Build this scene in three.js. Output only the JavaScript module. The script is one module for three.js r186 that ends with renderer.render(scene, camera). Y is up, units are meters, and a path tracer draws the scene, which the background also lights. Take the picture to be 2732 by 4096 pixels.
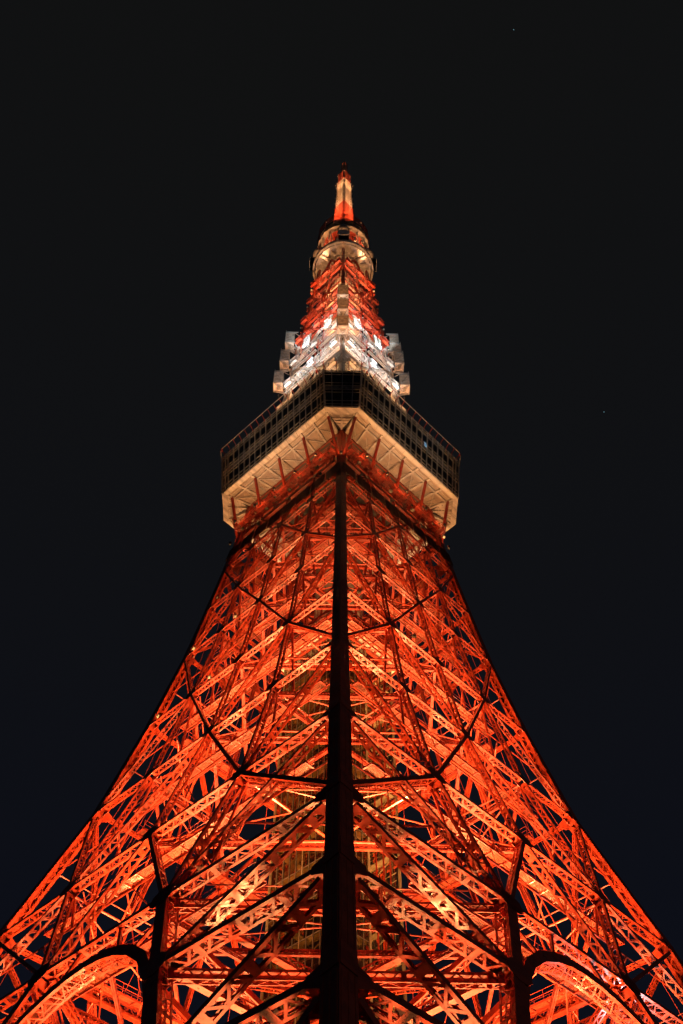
import * as THREE from 'three';

// ---------------------------------------------------------------- camera, sky, exposure
const V = (x, y, z) => new THREE.Vector3(x, y, z);
const scene = new THREE.Scene();
const camera = new THREE.PerspectiveCamera(53.07, 683 / 1024, 0.3, 6000);
camera.position.set(-0.59, 1.6, 98.556);
camera.up.set(-0.0177, 0.5785, 0.8155);
camera.lookAt(-0.59 + 0.005, 1.6 + 0.8157, 98.556 - 0.5785);
scene.add(camera);
const renderer = new THREE.WebGLRenderer({ antialias: true });
renderer.toneMapping = THREE.LinearToneMapping;
renderer.toneMappingExposure = 1;
renderer.shadowMap.enabled = true;
{ // night sky: almost black overhead, a trace of navy towards the horizon
  const W = 256, Hh = 128, d = new Float32Array(W * Hh * 4);
  for (let y = 0; y < Hh; y++) {
    const el = ((y + 0.5) / Hh - 0.5) * Math.PI, k = Math.max(0, Math.sin(el));
    const f = Math.pow(1 - k, 1.25);
    for (let x = 0; x < W; x++) {
      const o = (y * W + x) * 4;
      d[o] = 0.0055 - 0.0042 * f; d[o + 1] = 0.0057 - 0.0028 * f; d[o + 2] = 0.0058 + 0.0062 * f; d[o + 3] = 1;
    }
  }
  const t = new THREE.DataTexture(d, W, Hh, THREE.RGBAFormat, THREE.FloatType);
  t.mapping = THREE.EquirectangularReflectionMapping; t.magFilter = THREE.LinearFilter; t.minFilter = THREE.LinearFilter; t.needsUpdate = true;
  scene.background = t; scene.environment = t;
}
const moon = new THREE.DirectionalLight(0xfff4e0, 0.055);
moon.position.set(230, 150, 190); moon.castShadow = true; scene.add(moon);

// light strengths (candela) and colours
const WARM = new THREE.Color().setRGB(1.0, 0.45, 0.15), COOL = new THREE.Color().setRGB(0.80, 0.92, 1.0), CREAMY = new THREE.Color().setRGB(1.0, 0.42, 0.16);

// ---------------------------------------------------------------- helpers
let seed = 7;
const rnd = () => { seed = (seed * 1664525 + 1013904223) >>> 0; return seed / 4294967296; };
const lerp = (a, b, t) => a + (b - a) * t;
const mix = (a, b, t) => a.clone().lerp(b, t);
const names = new Map();
const numbered = (n) => { const k = names.get(n) || 0; names.set(n, k + 1); return k ? `${n}_${String(k).padStart(3, '0')}` : n; };

class MB { // collects oriented boxes and prisms into one flat shaded mesh
  constructor() { this.p = []; this.n = []; this.u = []; this.i = []; this.o = rnd() * 50; }
  quad(a, b, c, d, n, w, h) {
    const k = this.p.length / 3;
    for (const v of [a, b, c, d]) { this.p.push(v.x, v.y, v.z); this.n.push(n.x, n.y, n.z); }
    const o = this.o; this.u.push(o, o, o + w, o, o + w, o + h, o, o + h);
    this.i.push(k, k + 1, k + 2, k, k + 2, k + 3);
  }
  box(c, x, y, z, a, b, g) { // centre, unit axes, full sizes
    const X = x.clone().multiplyScalar(a / 2), Y = y.clone().multiplyScalar(b / 2), Z = z.clone().multiplyScalar(g / 2);
    const q = (sx, sy, sz) => c.clone().addScaledVector(X, sx).addScaledVector(Y, sy).addScaledVector(Z, sz);
    const m = (v) => v.clone().negate();
    this.quad(q(1, -1, -1), q(1, 1, -1), q(1, 1, 1), q(1, -1, 1), x, b, g);
    this.quad(q(-1, -1, 1), q(-1, 1, 1), q(-1, 1, -1), q(-1, -1, -1), m(x), b, g);
    this.quad(q(-1, 1, -1), q(-1, 1, 1), q(1, 1, 1), q(1, 1, -1), y, g, a);
    this.quad(q(-1, -1, 1), q(-1, -1, -1), q(1, -1, -1), q(1, -1, 1), m(y), g, a);
    this.quad(q(-1, -1, 1), q(1, -1, 1), q(1, 1, 1), q(-1, 1, 1), z, a, b);
    this.quad(q(1, -1, -1), q(-1, -1, -1), q(-1, 1, -1), q(1, 1, -1), m(z), a, b);
    return this;
  }
  bar(a, b, s, ws, wt) { // from a to b; ws wide along s, wt the other way
    const d = b.clone().sub(a), L = d.length(); if (L < 1e-4) return this;
    d.multiplyScalar(1 / L);
    const S = s.clone().addScaledVector(d, -s.dot(d)).normalize(), T = d.clone().cross(S);
    return this.box(mix(a, b, 0.5), d, S, T, L, ws, wt);
  }
  tube(a, b, r, k = 6, r2 = r) {
    const d = b.clone().sub(a).normalize(), s = Math.abs(d.y) < 0.9 ? V(0, 1, 0) : V(1, 0, 0);
    const X = s.clone().addScaledVector(d, -s.dot(d)).normalize(), Y = d.clone().cross(X);
    const at = (c, an, rr) => c.clone().addScaledVector(X, rr * Math.cos(an)).addScaledVector(Y, rr * Math.sin(an));
    for (let i = 0; i < k; i++) {
      const t0 = i / k * 6.28319, t1 = (i + 1) / k * 6.28319, tm = (t0 + t1) / 2;
      this.quad(at(a, t0, r), at(a, t1, r), at(b, t1, r2), at(b, t0, r2), X.clone().multiplyScalar(Math.cos(tm)).addScaledVector(Y, Math.sin(tm)), 6.28 * r / k, 1);
    }
    return this;
  }
  prism(pts, n, th) { // convex polygon plate, thickness th along n, centred on the points
    const h = n.clone().multiplyScalar(th / 2), c = V(0, 0, 0); pts.forEach((p) => c.addScaledVector(p, 1 / pts.length));
    const m = n.clone().negate();
    const w = pts[1].clone().sub(pts[0]).cross(pts[2].clone().sub(pts[1])).dot(n) < 0 ? pts.slice().reverse() : pts;
    for (let i = 0; i < w.length; i++) {
      const a = w[i], b = w[(i + 1) % w.length], e = b.clone().sub(a), en = e.clone().cross(n).normalize();
      for (const [s, nn] of [[1, n], [-1, m]]) {
        const k = this.p.length / 3, A = a.clone().addScaledVector(h, s), B = b.clone().addScaledVector(h, s), C = c.clone().addScaledVector(h, s);
        for (const v of [C, A, B]) { this.p.push(v.x, v.y, v.z); this.n.push(nn.x, nn.y, nn.z); this.u.push(v.x + v.z, v.y); }
        if (s > 0) this.i.push(k, k + 1, k + 2); else this.i.push(k, k + 2, k + 1);
      }
      this.quad(a.clone().sub(h), b.clone().sub(h), b.clone().add(h), a.clone().add(h), en, e.length(), th);
    }
    return this;
  }
  geo() {
    const g = new THREE.BufferGeometry();
    g.setAttribute('position', new THREE.Float32BufferAttribute(this.p, 3));
    g.setAttribute('normal', new THREE.Float32BufferAttribute(this.n, 3));
    g.setAttribute('uv', new THREE.Float32BufferAttribute(this.u, 2));
    g.setIndex(this.i);
    return g;
  }
  part(name, m, parent) { if (!this.i.length) return null; return put(name, this.geo(), m, parent); }
}
function put(name, geo, m, parent) {
  const o = new THREE.Mesh(geo, m); o.name = numbered(name); o.castShadow = o.receiveShadow = true; parent.add(o); return o;
}
function thing(name, label, category, pos, group) {
  const o = new THREE.Group(); o.name = numbered(name); o.userData = { label, category };
  if (group) o.userData.group = group;
  if (pos) o.position.copy(pos); scene.add(o); return o;
}
// painted steel: mottled, a little grime and fading
function noiseTex(base, amp, seed0, size = 256, cells = [8, 32, 96]) {
  seed = seed0; const acc = new Float32Array(size * size);
  cells.forEach((c, k) => {
    const g = new Float32Array(c * c).map(() => rnd());
    for (let y = 0; y < size; y++) for (let x = 0; x < size; x++) {
      const fx = x / size * c, fy = y / size * c, ix = Math.floor(fx), iy = Math.floor(fy);
      let u = fx - ix, v = fy - iy; u = u * u * (3 - 2 * u); v = v * v * (3 - 2 * v);
      const G = (a, b) => g[((b % c) * c) + (a % c)];
      acc[y * size + x] += (lerp(lerp(G(ix, iy), G(ix + 1, iy), u), lerp(G(ix, iy + 1), G(ix + 1, iy + 1), u), v) - 0.5) / (k + 1);
    }
  });
  const d = new Uint8Array(size * size * 4);
  for (let i = 0; i < size * size; i++) { const v = Math.max(0, Math.min(255, base + amp * acc[i])); d[i * 4] = d[i * 4 + 1] = d[i * 4 + 2] = v; d[i * 4 + 3] = 255; }
  const t = new THREE.DataTexture(d, size, size); t.wrapS = t.wrapT = THREE.RepeatWrapping; t.magFilter = THREE.LinearFilter; t.minFilter = THREE.LinearMipmapLinearFilter; t.generateMipmaps = true; t.needsUpdate = true;
  t.repeat.set(0.23, 0.23);
  return t;
}
const mott = noiseTex(214, 120, 11), roughN = noiseTex(140, 110, 23);
const paint = (r, g, b, rough = 0.55, o = {}) => new THREE.MeshStandardMaterial({ color: new THREE.Color().setRGB(r, g, b), roughness: rough, metalness: 0, map: mott, roughnessMap: roughN, ...o });
const M = {
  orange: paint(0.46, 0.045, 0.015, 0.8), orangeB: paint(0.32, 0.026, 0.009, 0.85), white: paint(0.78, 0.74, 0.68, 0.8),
  cream: paint(0.74, 0.68, 0.58, 0.9), panelWhite: paint(0.80, 0.77, 0.72, 0.55), dish: paint(0.70, 0.66, 0.60, 0.33),
  frame: paint(0.46, 0.44, 0.43, 0.7), spandrel: paint(0.17, 0.16, 0.155, 0.6),
  dark: paint(0.04, 0.036, 0.034, 0.9), grille: paint(0.30, 0.055, 0.02, 0.9), grey: paint(0.33, 0.31, 0.28, 0.8), brass: paint(0.62, 0.55, 0.46, 0.7),
  glass: new THREE.MeshPhysicalMaterial({ color: new THREE.Color().setRGB(0.22, 0.24, 0.26), roughness: 0.03, transmission: 1, thickness: 0, ior: 1.5, side: THREE.DoubleSide }),
  shaftGlass: new THREE.MeshPhysicalMaterial({ color: new THREE.Color().setRGB(0.50, 0.42, 0.26), roughness: 0.10, transmission: 1, thickness: 0, ior: 1.5, side: THREE.DoubleSide }),
  concrete: paint(0.30, 0.29, 0.27, 1), asphalt: paint(0.05, 0.05, 0.05, 1),
  cabinet: paint(0.66, 0.55, 0.44, 0.6), soffit: paint(0.70, 0.57, 0.43, 0.9), stair: paint(0.26, 0.20, 0.12, 0.8), shaftFrame: paint(0.11, 0.09, 0.07, 0.7),
  lampWhite: paint(0.72, 0.66, 0.52, 0.35), lampShade: paint(0.22, 0.19, 0.14, 0.4),
  glowWarm: new THREE.MeshStandardMaterial({ color: 0x111111, emissive: WARM, emissiveIntensity: 6 }),
  glowCool: new THREE.MeshStandardMaterial({ color: 0x111111, emissive: COOL, emissiveIntensity: 6 }),
  glowRed: new THREE.MeshStandardMaterial({ color: 0x200000, emissive: new THREE.Color().setRGB(1, 0.02, 0.01), emissiveIntensity: 2.5 }),
  star: new THREE.MeshStandardMaterial({ color: 0, emissive: new THREE.Color().setRGB(0.35, 0.75, 0.9), emissiveIntensity: 1 }),
  screen: new THREE.MeshStandardMaterial({ color: 0x050505, emissive: new THREE.Color().setRGB(0.25, 0.65, 1.0), emissiveIntensity: 2.0 }),
};

// ---------------------------------------------------------------- tower frame: leg i stands at radius D(h); 0 near, 1 right, 2 far, 3 left
const HS = [0, 30, 50, 63.7, 71, 78, 85, 94, 106, 120, 132.5, 137, 151, 178, 190, 200, 213, 222, 233, 241, 250];
const DS = [60, 47.5, 40.0, 35.1, 31.9, 28.6, 26.4, 24.0, 21.1, 18.6, 16.5, 15.9, 14.2, 11.4, 10.4, 9.65, 8.6, 7.7, 6.95, 6.3, 5.8];
const D = (h) => { let k = 0; while (k < HS.length - 2 && h > HS[k + 1]) k++; return lerp(DS[k], DS[k + 1], (h - HS[k]) / (HS[k + 1] - HS[k])); };
const DIR = [V(0, 0, 1), V(1, 0, 0), V(0, 0, -1), V(-1, 0, 0)];
const corner = (i, h) => DIR[i & 3].clone().multiplyScalar(D(h)).setY(h);
const at = (i, t, h) => mix(corner(i, h), corner(i + 1, h), t);                 // point of face i
const E = (i) => DIR[(i + 1) & 3].clone().sub(DIR[i & 3]).normalize();          // along face i
const NF = (i) => DIR[(i + 1) & 3].clone().add(DIR[i & 3]).normalize();         // horizontal outward normal
const faceN = (i, h) => { const a = at(i, 0.5, h - 2), b = at(i, 0.5, h + 2), up = b.sub(a).normalize(); return E(i).cross(up).multiplyScalar(1).normalize().multiplyScalar(E(i).cross(up).dot(NF(i)) < 0 ? -1 : 1); };

const tower = thing('lattice_tower', 'tall orange and white steel lattice tower with an octagonal viewing deck, lit at night', 'tower', V(0, 0, 0));
const thick = (h) => (h < 50 ? lerp(1.3, 1.0, Math.max(0, h - 30) / 20) : h < 80 ? lerp(1.0, 0.72, (h - 50) / 30) : lerp(0.72, 0.55, Math.min(1, (h - 80) / 50)));

// box girder of two channels joined by lacing bars; outer channel on the face, n outward
function girder(name, a, b, n, m, o = {}) {
  const d = b.clone().sub(a), L0 = d.length(); d.normalize();
  const N = n.clone().addScaledVector(d, -n.dot(d)).normalize(), S = d.clone().cross(N);
  const dep = o.dep || 0.9, hh = o.hh || dep * 0.44, e0 = o.e0 ?? 0.5, e1 = o.e1 ?? 0.5, off = o.off || 0.06, w = 0.04;
  const A = a.clone().addScaledVector(d, e0).addScaledVector(N, -off), L = L0 - e0 - e1; if (L < 0.6) return;
  const P = (x, y, s) => A.clone().addScaledVector(d, x).addScaledVector(N, -y).addScaledVector(S, s);
  const c = new MB(), fl = Math.min(0.22, dep * 0.2);
  c.bar(P(0, w / 2, 0), P(L, w / 2, 0), N, w, hh);
  for (const k of [-1, 1]) {
    c.bar(P(0, fl / 2 + w, k * (hh / 2 - 0.016)), P(L, fl / 2 + w, k * (hh / 2 - 0.016)), N, fl, 0.028);
    c.bar(P(0, dep - fl / 2, k * (hh / 2 - 0.016)), P(L, dep - fl / 2, k * (hh / 2 - 0.016)), N, fl, 0.028);
    c.bar(P(0, dep - 0.015, k * (hh / 2 - 0.075)), P(L, dep - 0.015, k * (hh / 2 - 0.075)), N, 0.028, 0.09);
  }
  const g = c.part(name, m, tower), l = new MB();
  const pit = o.pit || dep * 0.85, n0 = Math.max(2, Math.round(L / pit)), bw = o.bw || dep * 0.125, plate = o.plate ?? dep * 0.5;
  const ni = Math.max(2, Math.round(L / (hh * 1.3)));
  if (hh > 0.34) for (let i = 0; i < ni; i++) l.bar(P(i / ni * L, dep + 0.004, (i & 1 ? 0.5 : -0.5) * (hh - 0.1)), P((i + 1) / ni * L, dep + 0.004, (i & 1 ? -0.5 : 0.5) * (hh - 0.1)), S, bw * 0.7, 0.016);
  for (const k of [-1, 1]) {
    const s = k * (hh / 2 + 0.004);
    if (plate) l.bar(P(0, dep / 2, s), P(Math.min(plate, L / 4), dep / 2, s), N, dep * 0.96, 0.02);
    if (plate) l.bar(P(L - Math.min(plate, L / 4), dep / 2, s), P(L, dep / 2, s), N, dep * 0.96, 0.02);
    for (let i = 0; i < n0; i++) {
      const x0 = i / n0 * L, x1 = (i + 1) / n0 * L, f = i & 1;
      if (o.batten ? i % o.batten === o.batten - 1 : (n0 > 11 && i % 9 === 6)) { l.bar(P(lerp(x0, x1, 0.2), dep / 2, s), P(lerp(x0, x1, 0.8), dep / 2, s), N, dep * 0.96, 0.018); continue; }
      l.bar(P(x0, f ? dep - fl / 2 : fl / 2, s), P(x1, f ? fl / 2 : dep - fl / 2, s), N, bw, 0.018);
    }
  }
  l.part('lacing', m, g);
  return g;
}
// round or square plain member
const rod = (name, a, b, r, m = M.orange, k = 6) => new MB().tube(a, b, r, k).part(name, m, tower);

// ---------------------------------------------------------------- legs
const legSide = (h) => (h < 150 ? lerp(1.42, 0.95, Math.min(1, Math.max(0, (h - 30) / 100))) : lerp(0.85, 0.5, (h - 150) / 100));
const cutsLow = [0, 10, 21, 32.7, 42.4, 50.7, 62.7, 78.9, 92.3, 105.2, 115, 124.7, 132.3, 141, 151], cutsHigh = [151, 161, 171, 181.5, 191, 201, 211, 222, 232, 244];
const paintAt = (h) => (h > 163 && h < 203 ? M.white : M.orange);
function legSegment(i, h0, h1) {
  const m = paintAt((h0 + h1) / 2), a = corner(i, h0), b = corner(i, h1), e = E(i), f = E(i + 3).negate(), s0 = legSide(h0), s1 = legSide(h1);
  const P = (t, u, v) => mix(a, b, t).addScaledVector(e, u * lerp(s0, s1, t)).addScaledVector(f, v * lerp(s0, s1, t));
  const c = new MB(), fn = NF(i), gn = NF(i + 3);
  c.bar(P(0, 0.5, 0), P(1, 0.5, 0), e, (s0 + s1) / 2, 0.05); c.bar(P(0, 0, 0.5), P(1, 0, 0.5), f, (s0 + s1) / 2, 0.05);
  for (const [u, v, s] of [[1, 0.14, f], [0.86, 1, e], [0.14, 1, e], [1, 0.86, f]]) c.bar(P(0, u, v), P(1, u, v), s, 0.28 * s0, 0.045);
  const g = c.part('leg', m, tower), l = new MB(), n0 = Math.max(3, Math.round((h1 - h0) / (s0 * 0.8)));
  for (let k = 0; k < n0; k++) {
    const t0 = k / n0, t1 = (k + 1) / n0, q = k & 1 ? 1 : 0;
    if (k === 0 || k === n0 - 1) { l.bar(P(t0, 1, 0.5), P(t1, 1, 0.5), f, s0 * 0.9, 0.03); l.bar(P(t0, 0.5, 1), P(t1, 0.5, 1), e, s0 * 0.9, 0.03); continue; }
    l.bar(P(t0, 1.01, 0.12 + 0.76 * q), P(t1, 1.01, 0.88 - 0.76 * q), f, s0 * 0.15, 0.02);
    l.bar(P(t0, 0.12 + 0.76 * q, 1.01), P(t1, 0.88 - 0.76 * q, 1.01), e, s0 * 0.15, 0.02);
  }
  l.part('lacing', m, g);
  if (h1 <= 151) { // riveted cover strips on the two outer sides
    const r = new MB();
    for (const u of [0.12, 0.5, 0.88]) { r.bar(P(0.02, u, -0.028), P(0.98, u, -0.028), e, 0.09 * s0, 0.035); r.bar(P(0.02, -0.028, u), P(0.98, -0.028, u), f, 0.09 * s0, 0.035); }
    r.bar(P(0, 0.5, -0.05), P(Math.min(0.3, 1.8 / (h1 - h0)), 0.5, -0.05), e, s0 * 0.94, 0.04); r.bar(P(0, -0.05, 0.5), P(Math.min(0.3, 1.8 / (h1 - h0)), -0.05, 0.5), f, s0 * 0.94, 0.04);
    r.part('cover_strip', m, g);
  }
}
for (let i = 0; i < 4; i++) {
  for (let k = 0; k < cutsLow.length - 1; k++) legSegment(i, cutsLow[k], cutsLow[k + 1]);
  for (let k = 0; k < cutsHigh.length - 1; k++) legSegment(i, cutsHigh[k], cutsHigh[k + 1]);
}

// ---------------------------------------------------------------- faces between 50 m and the deck
const LV = [50.7, 62.7, 78.9, 92.3, 105.2, 115, 124.7, 132.3];
function gusset(i, p, h, g, dep, m = M.orange) {
  const n = faceN(i, h), e = E(i), u = n.clone().cross(e); const b = new MB();
  for (const off of [0.035, dep + 0.085]) {
    const q = []; for (let k = 0; k < 8; k++) { const an = (k + 0.5) / 8 * 6.28319, r = g * (k % 4 === 0 || k % 4 === 3 ? 1.12 : 0.9); q.push(p.clone().addScaledVector(n, -off).addScaledVector(e, r * Math.cos(an)).addScaledVector(u, r * Math.sin(an))); }
    b.prism(q, n, 0.04);
  }
  return b.part('gusset_plate', m, tower);
}
function legGusset(i, h, g) { // trapezoid plates where girders meet the leg, both ends of face i
  const n = faceN(i, h);
  for (const end of [0, 1]) {
    const p = at(i, end, h), e = E(i).multiplyScalar(end ? -1 : 1), up = at(i, end, h + 1).sub(p).normalize(), b = new MB(), s = legSide(h);
    for (const off of [0.035, thick(h) + 0.085]) {
      const Q = (x, y) => p.clone().addScaledVector(n, -off).addScaledVector(e, x).addScaledVector(up, y);
      b.prism([Q(s * 0.6, -g * 1.25), Q(s + g * 1.15, -g * 0.45), Q(s + g * 1.15, g * 0.4), Q(s * 0.6, g * 1.1)], n, 0.04);
    }
    b.part('gusset_plate', M.orange, tower);
  }
}
const chordT = (h) => 0.354 - 0.0059 * (50.7 - h);                              // inner chord of a splayed leg base
function G(name, i, t0, h0, t1, h1, o = {}) {
  const h = (h0 + h1) / 2, dep = o.dep || thick(h) * (o.k || 1);
  const q = (t) => (t === 0 || t === 1 ? legSide(h) + 0.55 : dep * 0.55);
  return girder(name, at(i, t0, h0), at(i, t1, h1), faceN(i, h), M.orange, { dep, e0: q(t0), e1: q(t1), ...o });
}
for (let i = 0; i < 4; i++) {
  for (let k = 0; k < LV.length - 1; k++) {
    const h0 = LV[k], h1 = LV[k + 1], odd = k & 1;
    const ts = k === 0 ? [0, 0.354, 0.354, 0.646, 1] : [0, 0.25, 0.5, 0.75, 1];
    if (k === 0) { // the lowest tier stands on the inner chords
      G('diagonal_brace', i, 0, h0, 0.25, h1); G('diagonal_brace', i, 1, h0, 0.75, h1);
      G('diagonal_brace', i, 0.354, h0, 0, h1, { k: 0.85 }); G('diagonal_brace', i, 0.646, h0, 1, h1, { k: 0.85 });
      G('vertical_strut', i, 0.354, h0, 0.25, h1); G('vertical_strut', i, 0.646, h0, 0.75, h1);
      G('diagonal_brace', i, 0.354, h0, 0.5, h1); G('diagonal_brace', i, 0.646, h0, 0.5, h1);
      for (const [a, b] of [[0, 0.354], [0.354, 0.646], [0.646, 1]]) G('horizontal_girder', i, a, h0, b, h0);
      for (const t of [0.354, 0.646]) gusset(i, at(i, t, h0), h0, 1.15, thick(h0));
    } else {
      for (let j = 0; j < 4; j++) {
        G('horizontal_girder', i, j / 4, h0, (j + 1) / 4, h0);
        const rise = ((j + (odd ? 1 : 0)) & 1) === 0;
        if (rise) G('diagonal_brace', i, j / 4, h0, (j + 1) / 4, h1); else G('diagonal_brace', i, (j + 1) / 4, h0, j / 4, h1);
        if (j) { G('vertical_strut', i, j / 4, h0, j / 4, h1, { k: 0.9 }); gusset(i, at(i, j / 4, h0), h0, 0.85 * thick(h0) + 0.25, thick(h0)); }
      }
    }
    legGusset(i, h0, h0 < 60 ? 0.95 : h0 < 85 ? 0.7 : 0.5);
  }
  for (let j = 0; j < 4; j++) G('horizontal_girder', i, j / 4, 132.3, (j + 1) / 4, 132.3, { hh: 0.9, dep: 0.8 });
  // cross-laced tier between the belt and the deck
  for (let j = 0; j < 8; j++) {
    const a = j / 8, b = (j + 1) / 8;
    if (j & 1) G('diagonal_brace', i, a, 132.3, b, 140.6, { dep: 0.5, e0: 0.3, e1: 0.3 }); else G('diagonal_brace', i, b, 132.3, a, 140.6, { dep: 0.5, e0: 0.3, e1: 0.3 });
  }
  G('horizontal_girder', i, 0, 136.2, 1, 136.2, { dep: 0.4, hh: 0.3 });
}

// ---------------------------------------------------------------- splayed leg bases, inner chords, arches
const LB = [10, 21, 32.7, 42.4, 50.7];
for (let i = 0; i < 4; i++) {
  const f = (h) => faceN(i, h);
  for (let k = 0; k < LB.length - 1; k++) {
    const h0 = LB[k], h1 = LB[k + 1], c0 = chordT(h0), c1 = chordT(h1), dep = 1.45;
    for (const z of [0, 1]) {
      const T = (t) => (z ? 1 - t : t);
      girder('inner_chord', at(i, T(c0), h0), at(i, T(c1), h1), f(h0), M.orange, { dep, hh: 1.15, e0: 0.2, e1: 0.2, pit: 0.8, bw: 0.13 });
      gusset(i, at(i, T(c1), h1), h1, 1.25, dep);
      if (h1 < 50) G('horizontal_girder', i, T(0), h1, T(c1), h1, { k: 1.1, batten: 4, bw: 0.22 });
      G('diagonal_brace', i, T(c0), h0, T(0), h1, { k: 1.05, batten: 4, bw: 0.22 });
    }
    legGusset(i, h1, 1.05);
  }
  // arch between the inner chords
  const AP = [[0.262, 30], [0.271, 34], [0.279, 36.7], [0.296, 39.6], [0.318, 42.2], [0.348, 44.6], [0.385, 46.3], [0.425, 47.4], [0.462, 48.0], [0.5, 48.2]];
  const pts = AP.concat(AP.slice(0, -1).reverse().map(([t, h]) => [1 - t, h]));
  for (let k = 0; k < pts.length - 1; k++) {
    const [t0, h0] = pts[k], [t1, h1] = pts[k + 1], h = (h0 + h1) / 2;
    girder('arch_girder', at(i, t0, h0), at(i, t1, h1), f(h), M.orange, { dep: 1.4, hh: 0.95, e0: -0.05, e1: -0.05, off: 0.14, pit: 0.8, bw: 0.14, batten: 40, plate: 0 });
  }
  for (const t of [0.43, 0.57]) rod('spandrel_strut', at(i, t, 47.5).addScaledVector(NF(i), -0.5), at(i, t < 0.5 ? 0.455 : 0.545, 50.6).addScaledVector(NF(i), -0.5), 0.2);
  for (const [t, h] of [[0.3, 39.9], [0.35, 44.6], [0.4, 46.7]]) for (const z of [0, 1]) {
    const c = chordT(h + 2.5); rod('spandrel_strut', at(i, z ? 1 - t : t, h).addScaledVector(NF(i), -0.7), at(i, z ? 1 - c : c, h + 2.5).addScaledVector(NF(i), -0.7), 0.16);
  }
}
// inner fourth chord of every leg base and its ties
const inner = (i, h) => { const a = at(i, chordT(h), h), b = at(i + 3, 1 - chordT(h), h), c = corner(i, h); return a.add(b).sub(c); };
for (let i = 0; i < 4; i++) {
  for (let k = 0; k < LB.length - 1; k++) {
    const h0 = LB[k], h1 = LB[k + 1], n = DIR[i].clone().negate();
    girder('inner_chord', inner(i, h0), inner(i, h1), n, M.orange, { dep: 1.2, hh: 1.1, off: -0.6, e0: 0, e1: 0 });
    for (const [fi, z] of [[i, 0], [i + 3, 1]]) {
      const A = (h) => at(fi, z ? 1 - chordT(h) : chordT(h), h), nn = E(fi).multiplyScalar(z ? 1 : -1);
      girder('horizontal_girder', A(h1), inner(i, h1), V(0, -1, 0), M.orange, { dep: 0.8, hh: 0.7, e0: 1, e1: 0.8 });
      girder('diagonal_brace', A(h0), inner(i, h1), nn, M.orange, { dep: 0.75, hh: 0.6, e0: 1, e1: 0.8 });
      girder('diagonal_brace', inner(i, h0), A(h1), nn, M.orange, { dep: 0.7, hh: 0.5, e0: 1, e1: 0.8, off: 0.9 });
    }
    // ties across the base of the leg
    const L = at(i + 3, 1 - chordT(h1), h1), R = at(i, chordT(h1), h1);
    girder('horizontal_girder', L, R, V(0, 1, 0), M.orange, { dep: 0.8, hh: 0.8, e0: 1.2, e1: 1.2, off: 0.4 });
    girder('horizontal_girder', corner(i, h1).addScaledVector(DIR[i], -1.4), inner(i, h1), V(0, 1, 0), M.orange, { dep: 0.6, hh: 0.5, off: -0.5 });
  }
}

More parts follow.
